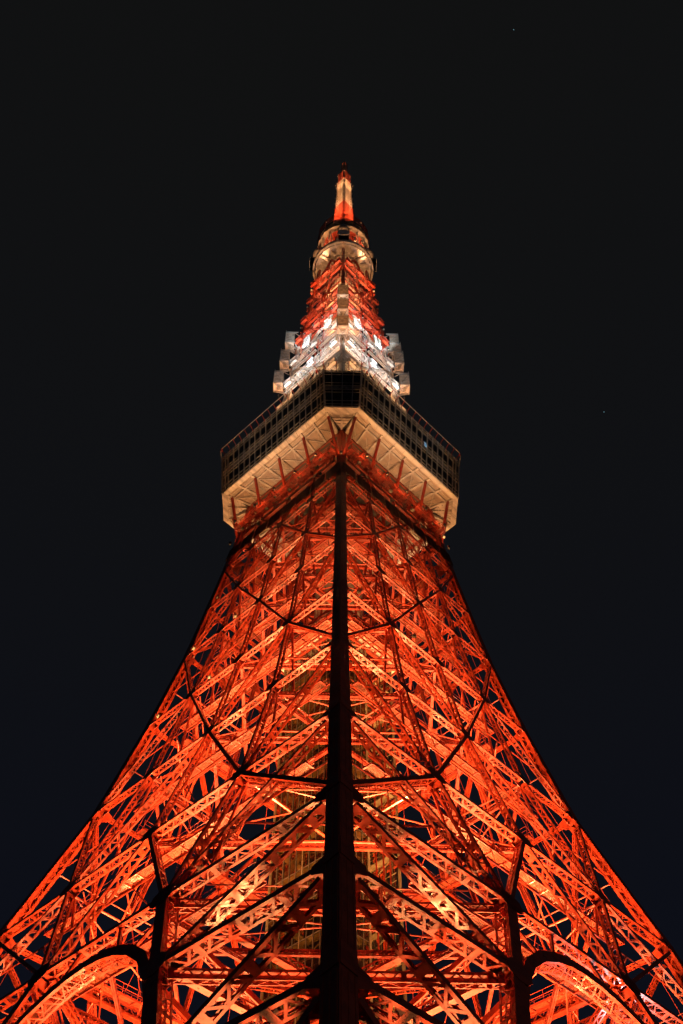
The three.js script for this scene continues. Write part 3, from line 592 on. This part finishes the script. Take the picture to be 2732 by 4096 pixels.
// ---------------------------------------------------------------- lift shaft standing inside the tower
const shaft = thing('elevator_shaft', 'square glazed lift and stair shaft standing inside the lattice tower under the deck', 'elevator shaft', V(0, 0, 0));
{
  const R = 7.15, S0 = 18, S1 = 103.4, pt = (i, u, h, o = 0) => mix(DIR[i & 3], DIR[(i + 1) & 3], u).multiplyScalar(R).addScaledVector(NF(i), o).setY(h);
  const back = new MB();
  const rowsN = 20, rh = (S1 - S0) / rowsN;
  for (let i = 0; i < 4; i++) {
    const n = NF(i), e = E(i), full = i !== 0, nb = 10, lim = full ? nb : 5;
    for (let j = 0; j <= nb; j++) if (j <= lim || j === nb) new MB().bar(pt(i, j / nb, S0), pt(i, j / nb, S1), n, 0.16, j === 0 || j === nb || j === lim ? 0.3 : 0.09).part('mullion', j % 5 ? M.shaftFrame : M.stair, shaft);
    for (let r = 0; r < rowsN; r++) {
      const h0 = S0 + r * rh, h1 = h0 + rh;
      new MB().bar(pt(i, 0, h0, -0.05), pt(i, lim / nb, h0, -0.05), n, 0.1, 0.12).part('transom', M.shaftFrame, shaft);
      for (let j = 0; j < lim; j++) {
        const q = [pt(i, j / nb, h0 + 0.02, -0.02), pt(i, (j + 1) / nb, h0 + 0.02, -0.02), pt(i, (j + 1) / nb, h1 - 0.02, -0.02), pt(i, j / nb, h1 - 0.02, -0.02)];
        if (i === 1 || i === 2) { back.quad(...q, n, 1, 1); continue; }
        if (i === 3 || i === 0) { const g = new MB(); g.quad(...q, n, 1, 1); g.part('glass_pane', M.shaftGlass, shaft); }
      }
      // behind the glass: floors, stair flights, bracing
      const st = new MB();
      st.bar(pt(i, 0.02, h0, -0.6), pt(i, lim / nb - 0.02, h0, -0.6), n, 0.9, 0.14);
      st.bar(pt(i, 0.04, h0 + 0.1, -1.0), pt(i, (full ? 0.48 : 0.24), h1, -1.0), n, 0.8, 0.18); if (full) st.bar(pt(i, 0.96, h0 + 0.1, -1.6), pt(i, 0.5, h1, -1.6), n, 0.8, 0.18);
      st.bar(pt(i, 0.02, h0 + rh * 0.5, -0.35), pt(i, lim / nb - 0.02, h0 + rh * 0.5, -0.35), n, 0.08, 0.1);
      st.bar(pt(i, 0.02, h0 + rh * 0.27, -0.35), pt(i, lim / nb - 0.02, h0 + rh * 0.27, -0.35), n, 0.05, 0.06);
      if (r & 1) st.bar(pt(i, 0.04, h0, -0.4), pt(i, lim / nb - 0.03, h1, -0.4), n, 0.1, 0.12); else st.bar(pt(i, 0.04, h1, -0.4), pt(i, lim / nb - 0.03, h0, -0.4), n, 0.1, 0.12);
      st.part('stair_flight', M.stair, shaft);
      if (!full) { const g = new MB(); for (const u of [0.6, 0.72, 0.84, 0.95]) g.bar(pt(i, u, h0, -0.9), pt(i, u, h1, -0.9), n, 0.14, 0.14); g.bar(pt(i, 0.52, h0, -0.8), pt(i, 0.98, h0, -0.8), n, 0.2, 0.2); if (r & 1) g.bar(pt(i, 0.6, h0, -0.9), pt(i, 0.84, h1, -0.9), n, 0.08, 0.08); g.part('guide_rail', M.orangeB, shaft); }
    }
  }
  back.part('glass_pane', M.shaftGlass, shaft).userData.kind = 'stuff';
  new MB().box(V(0, (S0 + S1) / 2, 0), V(0.7071, 0, 0.7071), V(0, 1, 0), V(-0.7071, 0, 0.7071), 4.6, S1 - S0, 4.6).part('lift_core', M.dark, shaft);
  // platform around the head of the glazed part
  for (let i = 0; i < 4; i++) {
    const n = NF(i), e = E(i), P = (u, h, o) => mix(DIR[i & 3], DIR[(i + 1) & 3], u).multiplyScalar(R).addScaledVector(n, o).setY(h), g = new MB();
    g.prism([P(-0.14, 104.4, 1.4), P(1.14, 104.4, 1.4), P(1.0, 104.4, -0.2), P(0, 104.4, -0.2)], V(0, 1, 0), 0.25);
    const pf = g.part('platform', M.cream, shaft), j2 = new MB(), rl = new MB();
    for (let j = 0; j <= 9; j++) j2.bar(P(j / 9, 104.1, 0.1), P(j / 9, 104.1, 1.3), e, 0.16, 0.3);
    j2.bar(P(-0.13, 104.2, 1.42), P(1.13, 104.2, 1.42), n, 0.12, 0.6); j2.bar(P(0, 103.8, 0.0), P(1, 103.8, 0.0), n, 0.4, 0.5);
    for (let j = 0; j <= 24; j++) rl.bar(P(-0.13 + 1.26 * j / 24, 104.6, 1.35), P(-0.13 + 1.26 * j / 24, 106.2, 1.35), e, 0.05, 0.05);
    for (const y of [105.4, 106.2]) rl.bar(P(-0.13, y, 1.35), P(1.13, y, 1.35), n, 0.06, 0.06);
    j2.part('joist', M.orange, pf); rl.part('railing', M.dark, pf);
  }
  // open frame from the platform to the deck
  for (let i = 0; i < 4; i++) {
    new MB().bar(pt(i, 0, 104.5).multiplyScalar(1), pt(i, 0, 141.3), NF(i), 0.45, 0.45).part('column', M.orange, shaft);
    for (const u of [0.33, 0.66]) new MB().bar(pt(i, u, 104.5), pt(i, u, 141.3), NF(i), 0.25, 0.25).part('column', M.orange, shaft);
    for (let r = 0; r < 9; r++) {
      const h0 = 105 + r * 4, b = new MB(); b.bar(pt(i, 0.03, h0), pt(i, 0.97, h0), NF(i), 0.25, 0.4);
      b.bar(pt(i, 0.03, h0), pt(i, 0.33, h0 + 4), NF(i), 0.12, 0.12); b.bar(pt(i, 0.66, h0 + 4), pt(i, 0.97, h0), NF(i), 0.12, 0.12);
      b.part('cross_beam', M.orangeB, shaft);
    }
  }
  new MB().box(V(0, 122, 0), V(0.7071, 0, 0.7071), V(0, 1, 0), V(-0.7071, 0, 0.7071), 5, 34, 5).part('lift_core', M.brass, shaft);
}

// ---------------------------------------------------------------- equipment cabinets on the corners of the white tier
function cabinet(i, h0, h1, label) {
  const d = DIR[i], e = DIR[(i + 1) & 3], r = D((h0 + h1) / 2), o = thing('equipment_cabinet', label, 'equipment cabinet', d.clone().multiplyScalar(r).setY(h0), 'white cabinets on the tower corners');
  const P = (x, y, z) => d.clone().multiplyScalar(z).addScaledVector(e, x).add(V(0, y, 0)), H = h1 - h0, z0 = 1.0, z1 = 2.85, w = 2.1;
  new MB().box(P(0, H / 2, (z0 + z1) / 2), e, V(0, 1, 0), d, w, H - 0.7, z1 - z0).part('body', M.cabinet, o);
  const sm = new MB(); for (const x of [-0.26, 0.26]) sm.box(P(x * w, H / 2, z1 + 0.012), e, V(0, 1, 0), d, 0.05, H - 0.75, 0.03); for (const y of [0.34, 0.62]) { sm.box(P(0, H * y, z1 + 0.014), e, V(0, 1, 0), d, w, 0.06, 0.03); for (const x of [-1, 1]) sm.box(P(x * (w / 2 + 0.012), H * y, (z0 + z1) / 2), e, V(0, 1, 0), d, 0.03, 0.06, z1 - z0); } sm.box(P(0, 0.34, (z0 + z1) / 2), e, V(0, 1, 0), d, w * 0.5, 0.03, 0.6); sm.box(P(0, 0.335, z0 + 0.4), e, V(0, 1, 0), d, w, 0.03, 0.06); sm.part('seam', M.stair, o);
  new MB().box(P(0, H * 0.55, z1 + 0.03), e, V(0, 1, 0), d, w * 0.62, H * 0.42, 0.05).part('door', M.cabinet, o);
  const f = new MB(); for (const x of [-1, 1]) { f.bar(P(x * w * 0.5, 0.1, z1), P(x * w * 0.5, H, z1), d, 0.12, 0.12); f.bar(P(x * w * 0.5, 0.15, z0), P(x * 0.5, -1.6, 0.1), e, 0.12, 0.12); f.bar(P(x * w * 0.5, 0.15, z1), P(x * 0.5, -1.7, 0.2), e, 0.1, 0.1); f.bar(P(x * w * 0.5, H - 0.3, z0), P(x * 0.4, H - 0.3, 0), e, 0.14, 0.14); f.bar(P(x * w * 0.5, 0.3, z0), P(x * 0.4, 0.3, 0), e, 0.14, 0.14); f.bar(P(x * w * 0.52, 0.3, z0), P(x * w * 0.52, H - 0.4, z1), e, 0.08, 0.08); }
  for (const y of [0.12, H - 0.15, H + 0.1]) f.bar(P(-w * 0.52, y, z1), P(w * 0.52, y, z1), d, 0.12, 0.12);
  for (const x of [-1, 1]) for (const y of [0.12, H - 0.15, H + 0.1]) f.bar(P(x * w * 0.52, y, 0.2), P(x * w * 0.52, y, z1), e, 0.1, 0.1);
  for (const y of [H + 0.45, H + 0.9]) f.bar(P(-w * 0.5, y, z1), P(w * 0.5, y, z1), d, 0.06, 0.06); for (const x of [-1, -0.33, 0.33, 1]) f.bar(P(x * w * 0.5, H, z1), P(x * w * 0.5, H + 0.9, z1), d, 0.06, 0.06); f.bar(P(-w * 0.5, 0.2, z1), P(w * 0.5, -1.6, 0.3), d, 0.09, 0.09); f.bar(P(w * 0.5, 0.2, z1), P(-w * 0.5, -1.6, 0.3), d, 0.09, 0.09);
  f.part('frame', M.grey, o);
}
const HB = [[183.2, 188.2, 'lowest'], [192.8, 197.7, 'middle'], [201.5, 206.4, 'topmost']];
for (const [i, side] of [[3, 'left edge'], [1, 'right edge'], [0, 'near corner']]) for (const [a, b, w] of HB)
  cabinet(i, i === 1 && w === 'topmost' ? 202.3 : a, b, i === 0 ? `boxy cabinet on the ${side} of the white tier, ${w} of its column` : `boxy cabinet jutting from the ${side} of the white tier, ${w} of its stack`);
cabinet(1, 198.1, 201.8, 'small extra cabinet on the right edge between the topmost and middle cabinets');

// ---------------------------------------------------------------- round lamps along the belt and girders
function globe(p, r, shade, label, group) {
  const o = thing('round_lamp', label, 'lamp', p, group), s = new THREE.SphereGeometry(r, 14, 10);
  put('dome', s, shade ? M.lampShade : M.lampWhite, o);
  new MB().tube(V(0, r * 0.6, 0), V(0, r * 2.2, 0), r * 0.22).part('bracket', M.dark, o);
}
const FS = { 0: 'right', 3: 'left' }, ORD = ['nearest the middle leg', 'second from the middle leg', 'third from the middle leg', 'farthest from the middle leg'];
for (const i of [0, 3]) {
  const tt = (t) => (i === 0 ? t : 1 - t);
  const put3 = (t, h, o) => at(i, tt(t), h).addScaledVector(NF(i), o);
  (i === 3 ? [0.208, 0.462, 0.685, 0.93] : [0.147, 0.457, 0.673, 0.99]).forEach((t, k) => globe(put3(t, 133.5, 0.5), 0.38, i === 3, `large ${i === 3 ? 'dark' : 'grey'} ball lamp on the ${FS[i]} belt under the deck, ${ORD[k]}`, 'large ball lamps on the belt'));
  [0.11, 0.378, 0.646, 0.916].forEach((t, k) => globe(put3(t, 135.6, 0.2), 0.25, false, `small pale ball lamp just above the ${FS[i]} belt, ${ORD[k]}`, 'small pale lamps above the belt'));
  [0.157, 0.43, 0.714].forEach((t, k) => globe(put3(t, 129.5, 0.6), 0.25, i === 3, `small ball lamp in front of the ${FS[i]} belt screens, ${ORD[k]}`, 'small lamps in front of the belt'));
  (i === 3 ? [[0.91, 116, 'topmost of those near the left leg'], [0.93, 105.4, 'second of those near the left leg'], [0.93, 92.6, 'lowest of those near the left leg'], [0.648, 105.4, 'upper of the two amid the face'], [0.647, 92.7, 'lower of the two amid the face']]
    : [[0.088, 93.5, 'close to the middle leg'], [0.372, 93.6, 'amid the face']]).forEach(([t, h, w]) => globe(put3(t, h, 0.1), 0.28, h < 94 && i === 0, `ball lamp under a girder of the ${FS[i]} face, ${w}`, 'lone lamps under girders'));
}
for (const i of [1, 3]) cutsHigh.slice(4, 9).forEach((h, k) => {
  const o = thing('obstruction_lamp', `small knob lamp on the ${i === 1 ? 'right' : 'left'} outline of the upper tower, ${['lowest', 'second', 'third', 'fourth', 'topmost'][k]} of five`, 'lamp', corner(i, h).addScaledVector(DIR[i], 0.45), 'knob lamps on the upper outline');
  put('bulb', new THREE.SphereGeometry(0.22, 10, 8), M.lampWhite, o); new MB().tube(V(0, 0, 0), DIR[i].clone().multiplyScalar(-0.5), 0.07).part('bracket', M.orange, o);
});

// ---------------------------------------------------------------- floodlights
function flood(p, target, I, col, ang, label, group, size = 0.5) {
  const o = thing('floodlight', label, 'floodlight', p, group), d = target.clone().sub(p).normalize(), up = Math.abs(d.y) > 0.95 ? V(1, 0, 0) : V(0, 1, 0);
  const h = new MB(); h.tube(d.clone().multiplyScalar(-0.5), V(0, 0, 0), size * 0.28, 8, size * 0.5); h.bar(d.clone().multiplyScalar(-0.3), d.clone().multiplyScalar(-0.3).add(V(0, -0.6, 0)), up.clone().cross(d), 0.3, 0.06);
  h.part('housing', M.dark, o);
  const g = new THREE.CircleGeometry(size * 0.45, 12); g.lookAt(d); g.translate(d.x * -0.03, d.y * -0.03, d.z * -0.03);
  put('lens', g, col === COOL ? M.glowCool : M.glowWarm, o);
  const L = new THREE.SpotLight(col, I, 0, ang, 0.6, 2); L.position.copy(d).multiplyScalar(0.06); L.castShadow = true; L.shadow.radius = 8; o.add(L);
  const T = new THREE.Object3D(); T.name = 'aim'; T.position.copy(d).multiplyScalar(10); o.add(T); L.target = T;
}
const K = 0.2;
const LEG = ['near', 'right', 'far', 'left'], FACE = ['right near', 'right far', 'left far', 'left near'];
for (let i = 0; i < 4; i++) {
  const d = DIR[i], n = NF(i), lg = LEG[i], fc = FACE[i];
  // base: inside each leg and at the middle of each side
  flood(d.clone().multiplyScalar(33).setY(14), d.clone().multiplyScalar(35).setY(60), 32000 * K, WARM, 1.15, `floodlight at the foot of the ${lg} tower leg aimed up inside it`, 'floodlights at the leg feet');
  flood(n.clone().multiplyScalar(16).setY(16), n.clone().multiplyScalar(17).setY(70), 40000 * K, WARM, 1.2, `floodlight on the ground inside the tower aimed up the ${fc} face`, 'floodlights under the faces');
  flood(d.clone().multiplyScalar(14).setY(16), d.clone().multiplyScalar(10).setY(90), 34000 * K, WARM, 1.0, `floodlight beside the ${lg} corner of the lift shaft aimed up`, 'floodlights by the shaft');
  // floors inside the lattice
  for (const [h, I, w] of [[52, 25000, 'lower'], [80, 8500, 'middle'], [106, 1700, 'upper']]) {
    flood(d.clone().multiplyScalar(D(h) * 0.56).setY(h), d.clone().multiplyScalar(D(h + 25) * 0.74).setY(h + 30), I * K, WARM, 1.1, `floodlight on the ${w} inner floor of the tower aimed up the ${lg} leg`, 'floodlights on inner floors');
    flood(n.clone().multiplyScalar(D(h) * 0.5).setY(h), n.clone().multiplyScalar(D(h + 25) * 0.6).setY(h + 30), I * 0.8 * K, WARM, 1.1, `floodlight on the ${w} inner floor of the tower aimed up the ${fc} face`, 'floodlights on inner floors of the faces');
  }
  // deck soffit
  for (const [t, o] of [[0.12, 'first'], [0.31, 'second'], [0.5, 'third'], [0.69, 'fourth'], [0.88, 'last']]) flood(at(i, t, 132.2).addScaledVector(n, 2.7), at(i, t, 141.5).addScaledVector(n, 3.0), 290 * K, CREAMY, 1.2, `floodlight on the ${fc} belt aimed at the deck underside, ${o} of five`, 'floodlights on the belt');
  flood(d.clone().multiplyScalar(D(130) + 0.45).setY(131.6), d.clone().multiplyScalar(17.5).setY(141.5), 220 * K, CREAMY, 1.0, `floodlight on the ${lg} tower corner aimed at the deck underside`, 'floodlights on the belt corners');
  flood(n.clone().multiplyScalar(96).setY(1.2), n.clone().multiplyScalar(16.1).setY(148.5), 120000 * K, new THREE.Color().setRGB(1, 0.72, 0.5), 0.072, `narrow floodlight on the ground off the ${fc} face aimed at the deck windows`, 'narrow floodlights on the ground');
  // upper tower
  flood(n.clone().multiplyScalar(6).setY(153), n.clone().multiplyScalar(5).setY(200), 2800 * K, WARM, 1.0, `warm floodlight on the deck roof aimed up the ${fc} face`, 'warm floodlights on the deck roof');
  for (const [j, w] of [[0, LEG[i]], [1, LEG[(i + 1) & 3]]]) flood(n.clone().multiplyScalar(15.2).setY(153.4).addScaledVector(E(i), j ? 3 : -3), DIR[(i + j) & 3].clone().multiplyScalar(12.9).setY(196), 10000 * K, CREAMY, 0.26, `narrow floodlight on the ${fc} roof edge aimed at the ${w} cabinets`, 'narrow floodlights on the deck roof');
  if (i === 0 || i === 3) for (const [lv, q] of [[181.5, 34], [191, 10], [201, 44]]) for (const [t, o] of [[0.1, 'first'], [0.3, 'second'], [0.5, 'third'], [0.7, 'fourth'], [0.9, 'last']]) flood(at(i, t, lv - 1.5).addScaledVector(n, 1.7), at(i, t, lv + 2).addScaledVector(n, 0.5), q, COOL, 1.35, `cool white lamp under the ${lv < 185 ? 'lowest' : lv < 195 ? 'middle' : 'topmost'} ${fc} gallery of the white tier, ${o} of five`, 'cool lamps under the white galleries', 0.35);
  if (i === 0 || i === 3) for (const t of [0.27, 0.72]) flood(at(i, i ? 1 - t : t, 195.4).addScaledVector(n, 1.3), at(i, i ? 1 - t : t, 198.2).addScaledVector(n, 0.6), 60, COOL, 1.1, `bright white lamp under the antenna array on the ${fc} face, ${t < 0.5 ? 'beside the middle leg' : 'beside the outer leg'}`, 'bright lamps under antenna arrays', 0.35);
  if (i === 0 || i === 3) flood(at(i, 0.52, 181.9).addScaledVector(n, 1.3), at(i, 0.52, 185).addScaledVector(n, 0.3), 46, COOL, 1.2, `bright white lamp in the middle of the ${fc} gallery of the white tier`, 'bright lamps amid galleries', 0.35);
  for (const h of [172.3, 191.5]) flood(d.clone().multiplyScalar(D(h) * 0.5).setY(h), d.clone().multiplyScalar(D(h + 9) * 0.7).setY(h + 12), 650 * K, CREAMY, 1.2, `warm floodlight ${h < 180 ? 'low' : 'high'} inside the ${lg} leg of the white tier`, 'warm floodlights in the white tier');
  if (i !== 2) for (const [h, w] of [[180.2, 'lowest'], [188.9, 'middle'], [198.1, 'topmost']]) if (i !== 1 || w !== 'topmost') flood(d.clone().multiplyScalar(D(h) + (w === 'lowest' ? 1.2 : 2.7)).setY(h), d.clone().multiplyScalar(D(h + 5) + 1.8).setY(h + 5), 26, CREAMY, 1.2, `small floodlight under the ${w} cabinet of the ${lg} corner`, 'small floodlights under the cabinets', 0.3);
  flood(n.clone().multiplyScalar(4.6).setY(203.2), n.clone().multiplyScalar(4.2).setY(240), 1500 * K, WARM, 1.0, `warm floodlight inside the upper orange tier at the ${fc} face`, 'warm floodlights of the upper tier');
  flood(n.clone().multiplyScalar(6.4).setY(224), n.clone().multiplyScalar(4.8).setY(244), 3200 * K, CREAMY, 1.1, `floodlight at the ${fc} face aimed at the saucer underside`, 'floodlights under the saucer');
  flood(n.clone().multiplyScalar(6.3).setY(246.4), n.clone().multiplyScalar(5.2).setY(258), 1500 * K, CREAMY, 1.2, `floodlight on the ${fc} side of the saucer aimed at the drum`, 'floodlights on the saucer');
  for (const q of [-1, 1]) { const e = DIR[(i + 1) & 3], hood = d.clone().multiplyScalar(7.7).setY(248.2); flood(d.clone().multiplyScalar(6.7).addScaledVector(e, q * 3).setY(246.0), hood, 40, CREAMY, 0.8, `small floodlight on the saucer rim on the ${q < 0 ? 'one' : 'other'} side of the ${lg} antenna hood`, 'small floodlights at the hoods', 0.3); }
  flood(n.clone().multiplyScalar(6.5).setY(266.2), n.clone().multiplyScalar(1.4).setY(297), 26000 * K, CREAMY, 0.4, `floodlight on the observatory roof aimed up the ${fc} side of the mast`, 'floodlights on the observatory roof');
  flood(n.clone().multiplyScalar(3.4).setY(303), n.clone().multiplyScalar(1.5).setY(317), 1300 * K, CREAMY, 0.7, `floodlight high on the mast aimed at the ${fc} side of its head`, 'floodlights high on the mast', 0.3);
  flood(d.clone().multiplyScalar(1.9).setY(319.5), d.clone().multiplyScalar(0.7).setY(331), 420 * K, WARM, 0.5, `floodlight on the mast head aimed up the ${lg} side of the tip`, 'floodlights on the mast head', 0.3);
}
flood(V(3, 1.2, 126), V(0, 195, 12.5), 700000 * K, CREAMY, 0.036, 'very narrow floodlight on the ground in front aimed at the near cabinets', null);
{ // white work lamp close to the right arch
  const p = at(0, 0.75, 44.5).addScaledVector(NF(0), -3);
  flood(p, at(0, 0.71, 48.0), 500, COOL, 1.2, 'bright white floodlight under the right arch', null);
}

// ---------------------------------------------------------------- ground and stars
{
  const g = new THREE.CircleGeometry(3000, 64); g.rotateX(-Math.PI / 2); const o = put('ground', g, M.asphalt, scene); o.userData.kind = 'structure';
  for (let i = 0; i < 4; i++) new MB().box(DIR[i].clone().multiplyScalar(57).setY(1.2), E(i), V(0, 1, 0), NF(i), 7, 2.4, 7).part('footing', M.concrete, tower);
  const C0 = camera.position, f = V(0.005, 0.8157, -0.5785), r = V(0.9998, 0.0062, 0.0173), u = V(-0.0177, 0.5785, 0.8155);
  for (const [x, y, l] of [[2055, 119, 'tiny pale blue star near the top right corner of the sky'], [2416, 1648, 'tiny pale blue star low in the right sky']]) {
    const d = f.clone().addScaledVector(r, (x - 1366) / 4101).addScaledVector(u, -(y - 2048) / 4101).normalize();
    const o = put('star', new THREE.SphereGeometry(0.7, 8, 6), M.star, scene); o.position.copy(C0).addScaledVector(d, 3000); o.userData = { label: l, category: 'star' };
  }
}
moon.shadow.camera.left = moon.shadow.camera.bottom = -200; moon.shadow.camera.right = moon.shadow.camera.top = 200; moon.shadow.camera.far = 900;
renderer.render(scene, camera);
